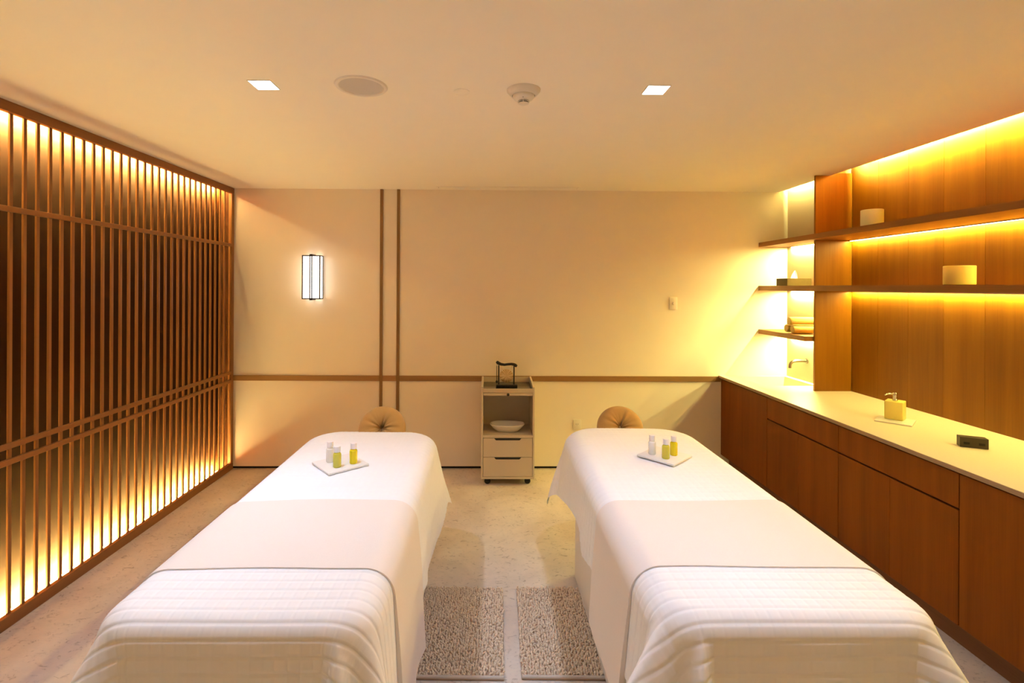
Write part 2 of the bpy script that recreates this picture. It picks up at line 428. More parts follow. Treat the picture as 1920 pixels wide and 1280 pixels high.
# ------------------------------------------------------------------ downlights and ceiling fittings
def downlight(x, y, label, watts, aim=(0, 0), spread=100, col=DOWN_COL):
    d = thing('downlight', (x, y, CEIL), label, 'light', 'square ceiling downlights')
    s = 0.052
    boxes('trim_ring', [(-s, s, -s, -s + 0.004, -0.003, 0), (-s, s, s - 0.004, s, -0.003, 0), (-s, -s + 0.004, -s + 0.004, s - 0.004, -0.003, 0), (s - 0.004, s, -s + 0.004, s - 0.004, -0.003, 0)], M['plastic'], d)
    box('diffuser', (-s + 0.004, s - 0.004, -s + 0.004, s - 0.004, -0.0015, -0.0002), M['diffuser'], d)
    ld = bpy.data.lights.new('downlight_lamp', 'AREA'); ld.shape = 'SQUARE'; ld.size = 0.045
    ld.energy = watts; ld.color = col; ld.spread = math.radians(spread)
    lo = bpy.data.objects.new('downlight_lamp', ld); lo.location = (0, 0, -0.006)
    lo.rotation_euler = (math.radians(aim[1]), math.radians(aim[0]), 0)
    link(lo, d)
downlight(-1.010, 2.205, 'lit square ceiling downlight above the left bed', DOWN_W)
downlight(0.752, 2.216, 'lit square ceiling downlight above the right bed', DOWN_W * 0.55)
downlight(-0.95, 1.42, 'square ceiling downlight over the foot of the left bed, above the frame', DOWN_W * 0.6)
downlight(0.80, 1.42, 'square ceiling downlight over the foot of the right bed, above the frame', DOWN_W * 0.8)

for x_ in (-0.9, 0.9):  # unseen fill lamps, added to lift the room's ambient light
    downlight(x_, -0.75, 'added ceiling fill light behind the camera, unseen, %s' % ('screen side' if x_ < 0 else 'worktop side'), FILL_W, spread=62, col=(1.0, 0.80, 0.55))
sp = thing('ceiling_speaker', (-0.578, 2.208, CEIL), 'round white ceiling speaker with grey grille', 'speaker')
lathe('trim_ring', [(0.095, 0.0), (0.095, -0.002), (0.099, -0.006), (0.112, -0.006), (0.117, 0.0)], M['plastic'], sp, n=48, caps=False)
lathe('grille', [(0.0, -0.004), (0.06, -0.0035), (0.0945, -0.002)], M['grille'], sp, n=48, caps=False)
cvp = lathe('sprinkler_cover', [(0.0, -0.0045), (0.034, -0.004), (0.037, -0.0015), (0.037, 0.0)], M['ceiling'], None, loc=(-0.131, 2.262, CEIL))
tag(cvp, 'small flat round cover plate flush on the ceiling', 'cover plate')
sd = thing('smoke_detector', (0.153, 2.235, CEIL), 'round white smoke detector hanging from the ceiling', 'smoke detector')
lathe('base_ring', [(0.077, 0.0), (0.076, -0.006), (0.060, -0.024), (0.052, -0.027)], M['plastic'], sd, n=40, caps=False)
lathe('chamber', [(0.050, -0.0265), (0.050, -0.031), (0.042, -0.042), (0.029, -0.050), (0.025, -0.0505)], M['plastic'], sd, n=40, caps=False)
lathe('vent', [(0.022, -0.050), (0.022, -0.062)], M['black'], sd, n=32, caps=False)
lathe('vent_ring', [(0.0215, -0.0535), (0.027, -0.0535), (0.027, -0.0555), (0.0215, -0.0555)], M['plastic'], sd, n=32, caps=False)
for d in [(0.021 * math.cos(a) - 0.0015, 0.021 * math.cos(a) + 0.003, 0.0225 * math.sin(a) - 0.003, 0.0225 * math.sin(a) + 0.0015, -0.061, -0.0505) for a in (-1.75, -0.2, 1.4, 2.9)]: box('rib', d, M['plastic'], sd)
lathe('cap', [(0.0, -0.065), (0.018, -0.064), (0.024, -0.061), (0.024, -0.0595), (0.021, -0.0595)], M['plastic'], sd, n=32, caps=False)
lathe('indicator', [(0.0, -0.002), (0.0018, -0.0015), (0.002, 0.0)], M['black'], sd, n=10, loc=(-0.005, -0.038, -0.045))

vd = thing('air_diffuser', (0.166, 4.437, CEIL), 'long slim air slot set in the ceiling by the far wall', 'air vent')
W2, H2 = 0.64, 0.045
boxes('frame', [(-W2, W2, -H2, -H2 + 0.012, -0.004, 0), (-W2, W2, H2 - 0.012, H2, -0.004, 0), (-W2, -W2 + 0.012, -H2 + 0.012, H2 - 0.012, -0.004, 0), (W2 - 0.012, W2, -H2 + 0.012, H2 - 0.012, -0.004, 0)], M['ceiling'], vd)
box('slot', (-W2 + 0.012, W2 - 0.012, -H2 + 0.012, H2 - 0.012, -0.0012, -0.0002), M['plinth'], vd)
box('blade', (-W2 + 0.016, W2 - 0.016, -H2 + 0.017, H2 - 0.017, -0.0045, -0.0014), M['ceiling'], vd)

# ------------------------------------------------------------------ sconce, switch, socket
sx0, sx1, sz0, sz1 = -1.691, -1.526, 1.567, 1.965
scn = thing('wall_sconce', ((sx0 + sx1) / 2, YB, sz0), 'lit box wall sconce with thin dark frame on the far wall', 'wall lamp')
hw, ht, dp = (sx1 - sx0) / 2, sz1 - sz0, 0.10
box('shade', (-hw + 0.005, hw - 0.005, -dp + 0.005, -0.012, 0.006, ht - 0.006), M['sconce'], scn)
box('back_plate', (-hw + 0.01, hw - 0.01, -0.012, -0.0005, 0.01, ht - 0.01), M['bronze'], scn)
T_ = 0.0095
fr = []
for x in (-hw, hw - T_): fr.append((x, x + T_, -dp, -dp + T_, 0, ht))
for x in (-hw, hw - T_): fr.append((x, x + T_, -0.022, -0.012, 0, ht))
for z in (0, ht - T_):
    fr.append((-hw + T_, hw - T_, -dp, -dp + T_, z, z + T_))
    for x in (-hw, hw - T_): fr.append((x, x + T_, -dp + T_, -0.022, z, z + T_))
boxes('frame', fr, M['bronze'], scn)
for x in (-0.0125, 0.0045):
    box('centre_bar', (x, x + 0.008, -dp - 0.006, -dp + 0.002, -0.008, ht + 0.008), M['bronze'], scn)
for z0, z1 in ((ht, ht + 0.009), (-0.009, 0)):
    box('end_bracket', (-0.0125, 0.0125, -dp - 0.006, -0.012, z0, z1), M['bronze'], scn)
sw = thing('wall_switch', (1.714, YB, 1.542), 'small pale rotary switch plate on the far wall', 'switch')
box('plate', (-0.036, 0.036, -0.009, -0.0003, -0.058, 0.058), M['plastic'], sw, bev=0.003, seg=2)
lathe('dial', [(0.013, -0.009), (0.013, -0.013), (0.010, -0.0235), (0.0, -0.024)], M['plastic'], sw, n=24, axis='Y')
so = thing('wall_socket', (0.822, YB, 0.415), 'pale power socket low on the far wall behind right bed', 'socket')
box('plate', (-0.037, 0.037, -0.008, -0.0003, -0.046, 0.046), M['plastic'], so, bev=0.003, seg=2)
for d in [(-0.010, -0.007, -0.0086, -0.0078, -0.002, 0.008), (0.007, 0.010, -0.0086, -0.0078, -0.002, 0.008), (-0.0015, 0.0015, -0.0086, -0.0078, -0.012, -0.008)]: box('pin_hole', d, M['black'], so)

# ------------------------------------------------------------------ beds
def smooth01(x): x = np.clip(x, 0, 1); return x * x * (3 - 2 * x)

class Bed:
    def __init__(s, cx, W, yfoot, yhead, z, tilt, waves, corner, seed):
        s.cx, s.z = cx, z; s.cy = (yfoot + yhead) / 2
        s.re = 0.095; s.ref = 0.058; s.rch = 0.13; s.rcf = 0.055
        s.a = W / 2 - s.re; s.b = (yhead - yfoot) / 2 - s.re
        s.tilt = tilt; s.waves = waves; s.corner = corner; s.seed = seed
    def map(s, U, V, off=0.0):
        """cloth coordinates (across, along; metres from the bed's middle) -> points of the draped surface, bed-local"""
        rc = np.where(V > 0, s.rch, s.rcf)                  # plan rounding of the head and foot corners
        qu = np.clip(U, -(s.a - rc), s.a - rc); qv = np.clip(V, -(s.b - rc), s.b - rc)
        eu, ev = U - qu, V - qv
        rr = np.maximum(np.hypot(eu, ev), 1e-9)
        dx, dy = eu / rr, ev / rr
        k = np.minimum(rr, rc)
        pu = qu + dx * k; pv = qv + dy * k
        r = np.maximum(rr - rc, 0.0)
        r = np.where(r < 1e-8, 0.0, r)
        phi = np.degrees(np.arctan2(np.abs(ev), np.abs(eu)))
        cosw = np.cos(np.radians(phi)) ** 2
        tl = cosw * np.where(eu > 0, s.tilt[0], s.tilt[1]) + (1 - cosw) * np.where(ev > 0, s.tilt[2], s.tilt[3])
        tl += cosw * 5.5 * smooth01((V - 0.15) / 0.7)       # the sides swing out towards the head
        # slow folds along the hanging sides
        for (amp, k, ph) in s.waves:
            tl += amp * cosw * np.sin(k * V + ph + 1.3 * (eu > 0)) + amp * (1 - cosw) * np.sin(k * U * 1.2 + ph)
        # folds where the cloth bunches at a corner
        both = (np.abs(eu) > 1e-9) & (np.abs(ev) > 1e-9)
        for (su, sv), folds in s.corner.items():
            sel = both & (np.sign(eu) == su) & (np.sign(ev) == sv)
            add = np.zeros_like(U)
            for (p0, wd, amt) in folds: add += amt * np.exp(-((phi - p0) / wd) ** 2)
            add *= np.sqrt(np.maximum(np.sin(np.radians(2 * phi)), 0))
            tl += np.where(sel, add, 0)
        tl = np.radians(tl)
        re = np.where(ev < 0, cosw * s.re + (1 - cosw) * s.ref, s.re)   # the foot edge is tighter than the sides
        L = re * (PI / 2 - tl)
        t = np.minimum(r, L); q = np.maximum(r - L, 0)
        h = re * np.sin(t / re) + q * np.sin(tl); d = re * (1 - np.cos(t / re)) + q * np.cos(tl)
        X = pu + dx * h; Y = pv + dy * h
        Z = s.z - d
        # the padded top is not dead flat
        top = (1 - smooth01(r / 0.1))
        Z = Z + top * 0.004 * (np.sin(5.1 * U + s.seed) * np.sin(3.3 * V + 2 * s.seed) - 1)
        P = np.stack([X, Y, Z], -1)
        return P
    def normals(s, P):
        gu = np.gradient(P, axis=1); gv = np.gradient(P, axis=0)
        n = np.cross(gu, gv); n /= np.maximum(np.linalg.norm(n, axis=-1, keepdims=True), 1e-12)
        return n

def quilt(U, V, pu=0.033, pv=0.043):
    """1 on the puffed cells, 0 on the stitch lines; deepest where lines cross"""
    fx = (np.minimum(np.abs(np.sin(PI * U / pu)), 0.5) / 0.5) ** 0.7
    fy = (np.minimum(np.abs(np.sin(PI * V / pv)), 0.5) / 0.5) ** 0.6
    return fy * (0.72 + 0.28 * fx)

def coverlet(bed, Esr, Esl, Ef, Eh, amp):
    V = np.concatenate([np.arange(-(bed.b + Ef), -bed.b + 0.32, 0.0043), np.arange(-bed.b + 0.32, bed.b + Eh, 0.0075)])
    nr = 66; nc = 170
    fs = np.linspace(1, 0, nr, endpoint=False)
    U = np.zeros((len(V), 2 * nr + nc))
    yw = V + bed.cy
    Er = Esr(yw); El = Esl(yw)
    U[:, :nr] = -(bed.a + fs[None, :] * El[:, None])
    U[:, nr:nr + nc] = np.linspace(-bed.a, bed.a, nc)[None, :]
    U[:, nr + nc:] = bed.a + (fs[::-1])[None, :] * Er[:, None]
    VV = np.repeat(V[:, None], U.shape[1], 1)
    P = bed.map(U, VV)
    n = bed.normals(P)
    P = P + n * (amp * (quilt(U, VV) - 1.0))[..., None]
    return P

def blanket_mesh(bed, v0, v1, Er, El, off, seed):
    V = np.arange(v0, v1, 0.008); V = np.append(V, v1)
    u = np.concatenate([-(bed.a + np.linspace(El, 0, 70, endpoint=False)), np.linspace(-bed.a, bed.a, 90), bed.a + np.linspace(0, Er, 71)[1:]])
    U, VV = np.meshgrid(u, V)
    # the long edges are not ruled straight
    VV = VV + (0.004 * np.sin(4 * U + seed) + 0.003 * np.sin(11 * U + 2 * seed))
    P = bed.map(U, VV); n = bed.normals(P)
    out = np.maximum(np.abs(U) - bed.a, 0)
    lift = off + 0.010 * smooth01(out / 0.4)
    low = P + n * 0.0006
    P = P + n * (lift + 0.0035)[..., None]
    #                                    # hem: the sheet turns down at all four edges and shows its thickness
    P = np.concatenate([low[:1], P, low[-1:]], 0); low = np.concatenate([low[:1], low, low[-1:]], 0)
    return np.concatenate([low[:, :1], P, low[:, -1:]], 1)

BEDS = {}
def make_bed(key, cx, W, yfoot, yhead, tilt, waves, corner, seed, lab_bed, lab_cover, lab_blank, Esr, Esl, El, Er, Ef=0.50):
    z = 0.80
    b = Bed(cx, W, yfoot, yhead, z, tilt, waves, corner, seed); BEDS[key] = b
    half = W / 2 - 0.025; hl = (yhead - yfoot) / 2 - 0.06
    t = thing('massage_bed', (cx, b.cy, 0), lab_bed, 'massage bed', 'massage beds')
    box('mattress', (-half, half, -hl, hl, 0.64, z - 0.022), M['upholstery'], t, bev=0.069, seg=6)
    box('bed_frame', (-half + 0.04, half - 0.04, -hl + 0.05, hl - 0.05, 0.58, 0.6395), M['upholstery'], t, bev=0.01, seg=2)
    vert = lambda e: abs(e.verts[0].co.z - e.verts[1].co.z) > 0.2
    box('pedestal', (-half + 0.022, half - 0.022, -0.25, hl - 0.20, 0.02, 0.579), M['upholstery'], t, bev=0.09, seg=6, only=vert)
    box('pedestal', (-half + 0.09, half - 0.09, -hl + 0.25, -0.32, 0.02, 0.579), M['upholstery'], t, bev=0.06, seg=5, only=vert)
    box('base_plate', (-half + 0.12, half - 0.12, -hl + 0.3, hl - 0.3, 0.0, 0.0195), M['rubber'], t)
    for sx_ in (-1, 1):
        lathe('foot_pad', [(0.0, 0.0), (0.026, 0.0), (0.028, 0.006), (0.028, 0.055), (0.022, 0.066), (0.0, 0.068)], M['plastic'], t, n=20, loc=(sx_ * (half - 0.02), -0.28, 0.0))
    # arm that carries the face cushion
    for ax in (-0.09, 0.07): box('cradle_arm', (ax, ax + 0.02, hl - 0.10, hl + 0.16, 0.555, 0.575), M['bronze'], t)
    box('cradle_plate', (-0.12, 0.12, hl + 0.06, hl + 0.22, 0.5755, 0.583), M['bronze'], t)
    P = coverlet(b, Esr, Esl, Ef, 0.22, 0.0046)
    me = grid_mesh('quilted_coverlet', P)
    co = mesh_obj('quilted_coverlet', me, M['linen'], None, (cx, b.cy, 0)); tag(co, lab_cover, 'bed cover', 'quilted coverlets')
    P = blanket_mesh(b, 1.548 - b.cy, 2.035 - b.cy, Er, El, 0.001, seed)
    me = grid_mesh('folded_blanket', P)
    me.set_sharp_from_angle(angle=math.radians(40))
    bl = mesh_obj('folded_blanket', me, M['blanket'], None, (cx, b.cy, 0)); tag(bl, lab_blank, 'blanket', 'beige blankets')
    return b

ip = lambda xs, ys: (lambda y: np.interp(y, xs, ys))
flat = lambda v: (lambda y: np.full_like(y, v))
make_bed('left', -0.692, 0.79, 1.262, 3.095, (3.0, 3.0, 4, 2), [(1.6, 9.0, 0.4), (0.9, 17.0, 1.0)],
         {(-1, -1): [(40, 24, 30)], (1, -1): [(28, 14, 20), (68, 12, 20)], (1, 1): [(35, 25, 12)], (-1, 1): [(45, 25, 12)]}, 1.0,
         'left massage bed on a pale padded pedestal, mostly covered', 'white quilted coverlet draped over the left bed',
         'beige blanket folded across the left bed', ip([1.2, 2.0, 2.35, 2.7, 2.9, 3.3], [0.42, 0.44, 0.52, 0.53, 0.45, 0.44]), flat(0.42), 0.55, 0.66)
make_bed('right', 0.866, 0.82, 1.262, 3.165, (3.0, 3.5, 4, 2), [(1.8, 8.0, 1.4), (0.8, 15.0, 0.2)],
         {(-1, -1): [(24, 15, 44), (74, 10, 30)], (1, -1): [(45, 28, 30)], (1, 1): [(40, 25, 12)], (-1, 1): [(35, 25, 12)]}, 2.3,
         'right massage bed on a pale padded pedestal, mostly covered', 'white quilted coverlet draped over the right bed',
         'beige blanket folded across the right bed', flat(0.42), ip([1.2, 2.0, 2.25, 2.35, 2.7, 3.2, 3.4], [0.42, 0.36, 0.40, 0.34, 0.37, 0.47, 0.48]), 0.56, 0.55)

def face_cushion(x, y, z, rz, label):
    t = thing('face_cushion', (x, y, z), label, 'cushion', 'ring face cushions', rz)
    nu, nv = 96, 40
    th = np.linspace(0, 2 * PI, nu, endpoint=False); ph = np.linspace(0, 2 * PI, nv, endpoint=False)
    T, Pn = np.meshgrid(th, ph)
    R, r = 0.082, 0.070
    inner = 0.5 - 0.5 * np.cos(Pn)           # 1 towards the hole
    wr_ = (np.abs(np.sin(4.5 * T + 0.3)) ** 0.5 - 0.6) * 0.016 * inner + 0.005 * np.sin(13 * T) * inner - 0.012 * np.exp(-((np.abs(T - PI / 2)) / 0.22) ** 2) * inner
    rad = r + wr_ * 0.9
    X = (R + rad * np.cos(Pn)) * np.cos(T) * 1.02
    Z0 = (R + rad * np.cos(Pn)) * np.sin(T)
    Y0 = rad * np.sin(Pn) * 0.95
    ti = math.radians(-32)
    Y = Y0 * math.cos(ti) - Z0 * math.sin(ti); Z = Y0 * math.sin(ti) + Z0 * math.cos(ti)
    Pt = np.stack([X, Y, Z], -1)
    Pt = np.concatenate([Pt, Pt[:1]], 0)
    me = grid_mesh('ring_pad', Pt, close_u=True)
    bm = bmesh.new(); bm.from_mesh(me); bmesh.ops.remove_doubles(bm, verts=bm.verts[:], dist=1e-5); bm.to_mesh(me); bm.free()
    mesh_obj('ring_pad', me, M['tan'], t)
    return t
face_cushion(-0.705, 3.27, 0.738, 0.05, 'tan ring face cushion at the head of the left bed')
face_cushion(0.896, 3.33, 0.728, -0.08, 'tan ring face cushion at the head of the right bed')

# ------------------------------------------------------------------ oil bottles and trays on the beds
def oil_bottle(x, y, z, mat, label, h=0.105):
    t = thing('oil_bottle', (x, y, z), label, 'bottle', 'small oil bottles on the beds')
    R = 0.0192
    lathe('glass_body', [(0.0, 0.0), (R * 0.86, 0.0), (R, 0.004), (R, 0.058), (R * 0.93, 0.065), (0.0125, 0.069), (0.0125, 0.073), (0.0, 0.0731)], mat, t, n=28)
    lathe('cap', [(0.0, 0.0733), (0.0155, 0.0733), (0.0155, 0.0985), (0.0145, 0.1005), (0.0, 0.101)], M['cap'], t, n=28)
def quad_tray(name, cx, cy, z, size, rz, label, cat='tray', th=0.010, mat='tray'):
    t = box(name, (-size / 2, size / 2, -size / 2, size / 2, 0, th), M[mat], None, bev=0.003, seg=2, loc=(cx, cy, z))
    t.rotation_euler = (0, 0, rz); tag(t, label, cat); return t
ZT = 0.7995
quad_tray('stone_tray', -0.735, 2.447, ZT, 0.205, math.radians(41), 'square white tray holding oil bottles on the left bed')
oil_bottle(-0.790, 2.462, ZT + 0.0101, M['oil_clear'], 'small clear oil bottle with white cap, back one on left bed')
oil_bottle(-0.733, 2.390, ZT + 0.0101, M['oil_green'], 'small olive green oil bottle with white cap on left bed')
oil_bottle(-0.668, 2.440, ZT + 0.0101, M['oil_yellow'], 'small bright yellow oil bottle with white cap on left bed')
quad_tray('stone_tray', 0.926, 2.565, ZT, 0.205, math.radians(43), 'square cream tray holding oil bottles on the right bed')
oil_bottle(0.863, 2.575, ZT + 0.0101, M['oil_clear'], 'small clear oil bottle with white cap, back one on right bed')
oil_bottle(0.912, 2.510, ZT + 0.0101, M['oil_green'], 'small olive green oil bottle with white cap on right bed')
oil_bottle(0.972, 2.560, ZT + 0.0101, M['oil_yellow'], 'small bright yellow oil bottle with white cap on right bed')

# ------------------------------------------------------------------ floor mats
def floor_mat(cx, cy, W, Lh, rz, label, seed):
    t = thing('floor_mat', (cx, cy, 0), label, 'mat', 'brown floor mats between the beds', rz)
    box('backing', (-W / 2, W / 2, -Lh / 2, Lh / 2, 0.0005, 0.007), M['mat_back'], t, bev=0.002)
    rng = np.random.default_rng(seed)
    nx, ny = int(W / 0.0115), int(Lh / 0.0090)
    gx, gy = np.meshgrid(np.linspace(-W / 2 + 0.006, W / 2 - 0.006, nx), np.linspace(-Lh / 2 + 0.018, Lh / 2 - 0.004, ny))
    n = gx.size
    x = gx.ravel() + rng.normal(0, 0.0024, n); y = gy.ravel() + rng.normal(0, 0.0034, n)
    hh = 0.017 + 0.006 * rng.random(n) + 0.003 * np.sin(9 * x + seed) * np.sin(7 * y)
    lx, ly = rng.normal(0, 0.0035, n), rng.normal(-0.002, 0.004, n)
    rr = 0.0052
    base = np.array([(1, 0), (0, 1), (-1, 0), (0, -1)]) * rr
    v = np.zeros((n, 9, 3))
    for k in range(4):
        v[:, k] = np.stack([x + base[k, 0], y + base[k, 1], np.full(n, 0.0068)], -1)
        v[:, 4 + k] = np.stack([x + base[k, 0] * 0.95 + lx * 0.6, y + base[k, 1] * 0.95 + ly * 0.6, 0.0068 + (hh - 0.0068) * 0.65], -1)
    v[:, 8] = np.stack([x + lx, y + ly, hh], -1)
    f4 = np.array([(k, (k + 1) % 4, 4 + (k + 1) % 4, 4 + k) for k in range(4)])
    f3 = np.array([(4 + k, 4 + (k + 1) % 4, 8) for k in range(4)])
    offs = np.arange(n) * 9
    faces = (f4[None] + offs[:, None, None]).reshape(-1, 4).tolist() + (f3[None] + offs[:, None, None]).reshape(-1, 3).tolist()
    me = bpy.data.meshes.new('pile'); me.from_pydata(v.reshape(-1, 3).tolist(), [], faces); me.polygons.foreach_set('use_smooth', [True] * len(me.polygons))
    p = mesh_obj('pile', me, M['mat'], t); tag(p, kind='stuff')
    tube('hem', [(-W / 2, -Lh / 2 + 0.006, 0.010), (0, -Lh / 2 + 0.007, 0.010), (W / 2, -Lh / 2 + 0.006, 0.010)], 0.0075, M['mat_hem'], t, n=10)
floor_mat(-0.172, 2.42, 0.50, 0.635, -0.02, 'shaggy brown floor mat beside the left bed', 3)
floor_mat(0.405, 2.415, 0.50, 0.635, -0.02, 'shaggy brown floor mat beside the right bed', 5)

# ------------------------------------------------------------------ trolley
TX0, TX1, TY0, TY1 = -0.062, 0.392, 4.16, 4.525
tr = thing('trolley', ((TX0 + TX1) / 2, TY0, 0), 'pale two-drawer trolley with open shelf, against the far wall', 'trolley')
tw = (TX1 - TX0) / 2; td = TY1 - TY0
SK = 0.016
box('side_panel', (-tw, -tw + SK, 0.0, td, 0.057, 0.83), M['white_panel'], tr, bev=0.002)
box('side_panel', (tw - SK, tw, 0.0, td, 0.057, 0.83), M['white_panel'], tr, bev=0.002)
box('back_panel', (-tw + SK, tw - SK, td - 0.014, td, 0.057, 0.80), M['white_panel'], tr)
box('bottom_panel', (-tw + SK, tw - SK, 0.0, td - 0.014, 0.057, 0.076), M['white_panel'], tr, bev=0.001)
box('shelf_panel', (-tw + SK, tw - SK, 0.004, td - 0.014, 0.405, 0.427), M['white_panel'], tr, bev=0.001)
box('top_panel', (-tw + SK, tw - SK, 0.0, td - 0.014, 0.790, 0.808), M['white_panel'], tr, bev=0.001)
box('glass_top', (-tw + SK + 0.002, tw - SK - 0.002, 0.014, td - 0.016, 0.8085, 0.814), M['glass_top'], tr)
bm = bmesh.new()
for sx_ in (-1, 1):
    x0, x1 = (-tw, -tw + SK) if sx_ < 0 else (tw - SK, tw)
    vs_ = [bm.verts.new(p) for p in ((x0, 0, 0.8305), (x1, 0, 0.8305), (x1, td, 0.8305), (x0, td, 0.8305), (x0, 0.0, 0.836), (x1, 0.0, 0.836), (x1, td, 0.862), (x0, td, 0.862))]
    for q in ((0, 3, 2, 1), (4, 5, 6, 7), (0, 1, 5, 4), (1, 2, 6, 5), (2, 3, 7, 6), (3, 0, 4, 7)): bm.faces.new([vs_[i] for i in q])
bm_box(bm, -tw + SK, tw - SK, td - 0.014, td, 0.8085, 0.858)
bm_box(bm, -tw + SK, tw - SK, 0.0, 0.012, 0.8085, 0.822)
finish(bm, 'top_rim', M['white_panel'], tr)
pt = box('pull_out_tray', (-tw + SK + 0.002, tw - SK - 0.002, 0.001, td - 0.03, 0.764, 0.787), M['white_panel'], tr, bev=0.001)
lathe('knob', [(0.006, 0.0), (0.006, -0.008), (0.012, -0.012), (0.012, -0.018), (0.009, -0.021), (0.0, -0.0215)], M['black'], pt, n=20, axis='Y', loc=(0.0, 0.001, 0.776))
for z0, z1 in ((0.243, 0.402), (0.079, 0.240)):
    dr = box('drawer', (-tw + SK + 0.0025, tw - SK - 0.0025, 0.002, td - 0.03, z0, z1), M['white_panel'], tr, bev=0.001)
    bm = bmesh.new()
    pr_ = [(-0.115, z1 + 0.0004), (0.115, z1 + 0.0004), (0.100, z1 - 0.016), (-0.100, z1 - 0.016)]
    f_ = [bm.verts.new((x, 0.0006, z)) for x, z in pr_]; g_ = [bm.verts.new((x, 0.0025, z)) for x, z in pr_]
    bm.faces.new(f_); bm.faces.new(g_[::-1])
    for i in range(4): bm.faces.new((f_[i], f_[(i + 1) % 4], g_[(i + 1) % 4], g_[i]))
    finish(bm, 'handle_recess', M['gap'], dr)
for x in (-tw + 0.055, tw - 0.055):
    for y in (0.05, td - 0.05):
        cs = lathe('caster', [(0.0, -0.013), (0.020, -0.013), (0.0255, -0.008), (0.0255, 0.008), (0.020, 0.013), (0.0, 0.013)], M['rubber'], tr, n=24, axis='Y', loc=(x, y, 0.026))
        box('fork', (-0.016, 0.012, -0.016, 0.016, 0.014, 0.0305), M['black'], cs, bev=0.003)

# bowl on the open shelf
tb = thing('bowl', (0.165, 4.30, 0.4275), 'oval white porcelain bowl on the trolley shelf', 'bowl')
def oval(prof, n=48, e=2.6):
    rows = []
    for (rx, ry, z) in prof:
        th = np.linspace(0, 2 * PI, n, endpoint=False)
        c, s = np.cos(th), np.sin(th)
        rows.append(np.stack([rx * np.sign(c) * np.abs(c) ** (2 / e), ry * np.sign(s) * np.abs(s) ** (2 / e), np.full(n, z)], -1))
    return np.array(rows)
prof = [(0.001, 0.001, 0.0), (0.085, 0.050, 0.0), (0.095, 0.058, 0.004), (0.125, 0.075, 0.028), (0.150, 0.090, 0.058), (0.152, 0.092, 0.064), (0.147, 0.088, 0.066), (0.135, 0.080, 0.055), (0.110, 0.066, 0.028), (0.080, 0.046, 0.013), (0.001, 0.001, 0.011)]
mesh_obj('bowl_body', grid_mesh('bowl_body', oval(prof), close_u=True), M['porcelain'], tb)

# gong on the trolley
GZ = 0.8142
gg = thing('table_gong', (0.157, 4.275, GZ), 'small brass gong in a black stand on the trolley', 'gong')
box('stand_base', (-0.092, 0.092, -0.035, 0.035, 0.0, 0.024), M['black'], gg, bev=0.004, seg=2)
for x in (-0.069, 0.064):
    tube('post', [(x, 0, 0.024), (x, 0, 0.19)], 0.0058, M['black'], gg, n=12)
pts = [(-0.090, 0, 0.222), (-0.082, 0, 0.216), (-0.070, 0, 0.207), (-0.05, 0, 0.199), (-0.02, 0, 0.195), (0.01, 0, 0.199), (0.04, 0, 0.201), (0.06, 0, 0.198), (0.076, 0, 0.190), (0.088, 0, 0.181)]
tube('yoke', pts, [0.0095, 0.014, 0.014, 0.0125, 0.011, 0.011, 0.0115, 0.0125, 0.0145, 0.0105], M['black'], gg, n=16)
def brass_sheen():  # metal sheen painted as light and dark wedges in the base colour
    mt, nt, b = new_mat('gong_brass_sheen'); N = nt.nodes.new; Lk = nt.links.new
    tc = N('ShaderNodeTexCoord'); sp_ = N('ShaderNodeSeparateXYZ'); Lk(tc.outputs['Object'], sp_.inputs[0])
    at = N('ShaderNodeMath'); at.operation = 'ARCTAN2'; Lk(sp_.outputs[2], at.inputs[0]); Lk(sp_.outputs[0], at.inputs[1])
    nz = N('ShaderNodeTexNoise'); nz.noise_dimensions = '1D'; nz.inputs['Scale'].default_value = 7.0; nz.inputs['Detail'].default_value = 3; Lk(at.outputs[0], nz.inputs['W'])
    rp = N('ShaderNodeValToRGB'); Lk(nz.outputs[0], rp.inputs[0])
    rp.color_ramp.elements[0].position = 0.35; rp.color_ramp.elements[0].color = (0.40, 0.23, 0.06, 1)
    rp.color_ramp.elements[1].position = 0.68; rp.color_ramp.elements[1].color = (0.98, 0.78, 0.45, 1)
    Lk(rp.outputs[0], b.inputs['Base Color']); b.inputs['Metallic'].default_value = 0.9; b.inputs['Roughness'].default_value = 0.32
    return mt
gd = lathe('gong_disc', [(0.0, -0.006), (0.012, -0.0065), (0.030, -0.0045), (0.052, -0.0035), (0.0585, 0.000), (0.0585, 0.003), (0.0, 0.003)], brass_sheen(), gg, n=48, axis='Y', loc=(-0.002, 0, 0.098))
for s_ in (-1, 1):
    tube('cord', [(-0.002 + s_ * 0.046, 0.001, 0.193), (-0.002 + s_ * 0.034, 0.0, 0.146)], 0.0012, M['brass'], gg, n=6)
ml = thing('gong_mallet', (0.157 - 0.086, 4.275, GZ + 0.045), 'thin black mallet hanging at the side of the gong', 'mallet')
tube('handle', [(0, 0, 0.012), (0, 0, 0.140)], 0.0028, M['black'], ml, n=10)
lathe('head', [(0.0, -0.011), (0.007, -0.009), (0.011, 0.0), (0.009, 0.009), (0.003, 0.014), (0.0, 0.0145)], M['rubber'], ml, n=20)
tube('hook', [(0, 0, 0.140), (0.0, 0, 0.160), (0.002, 0, 0.168)], 0.0012, M['black'], ml, n=6)

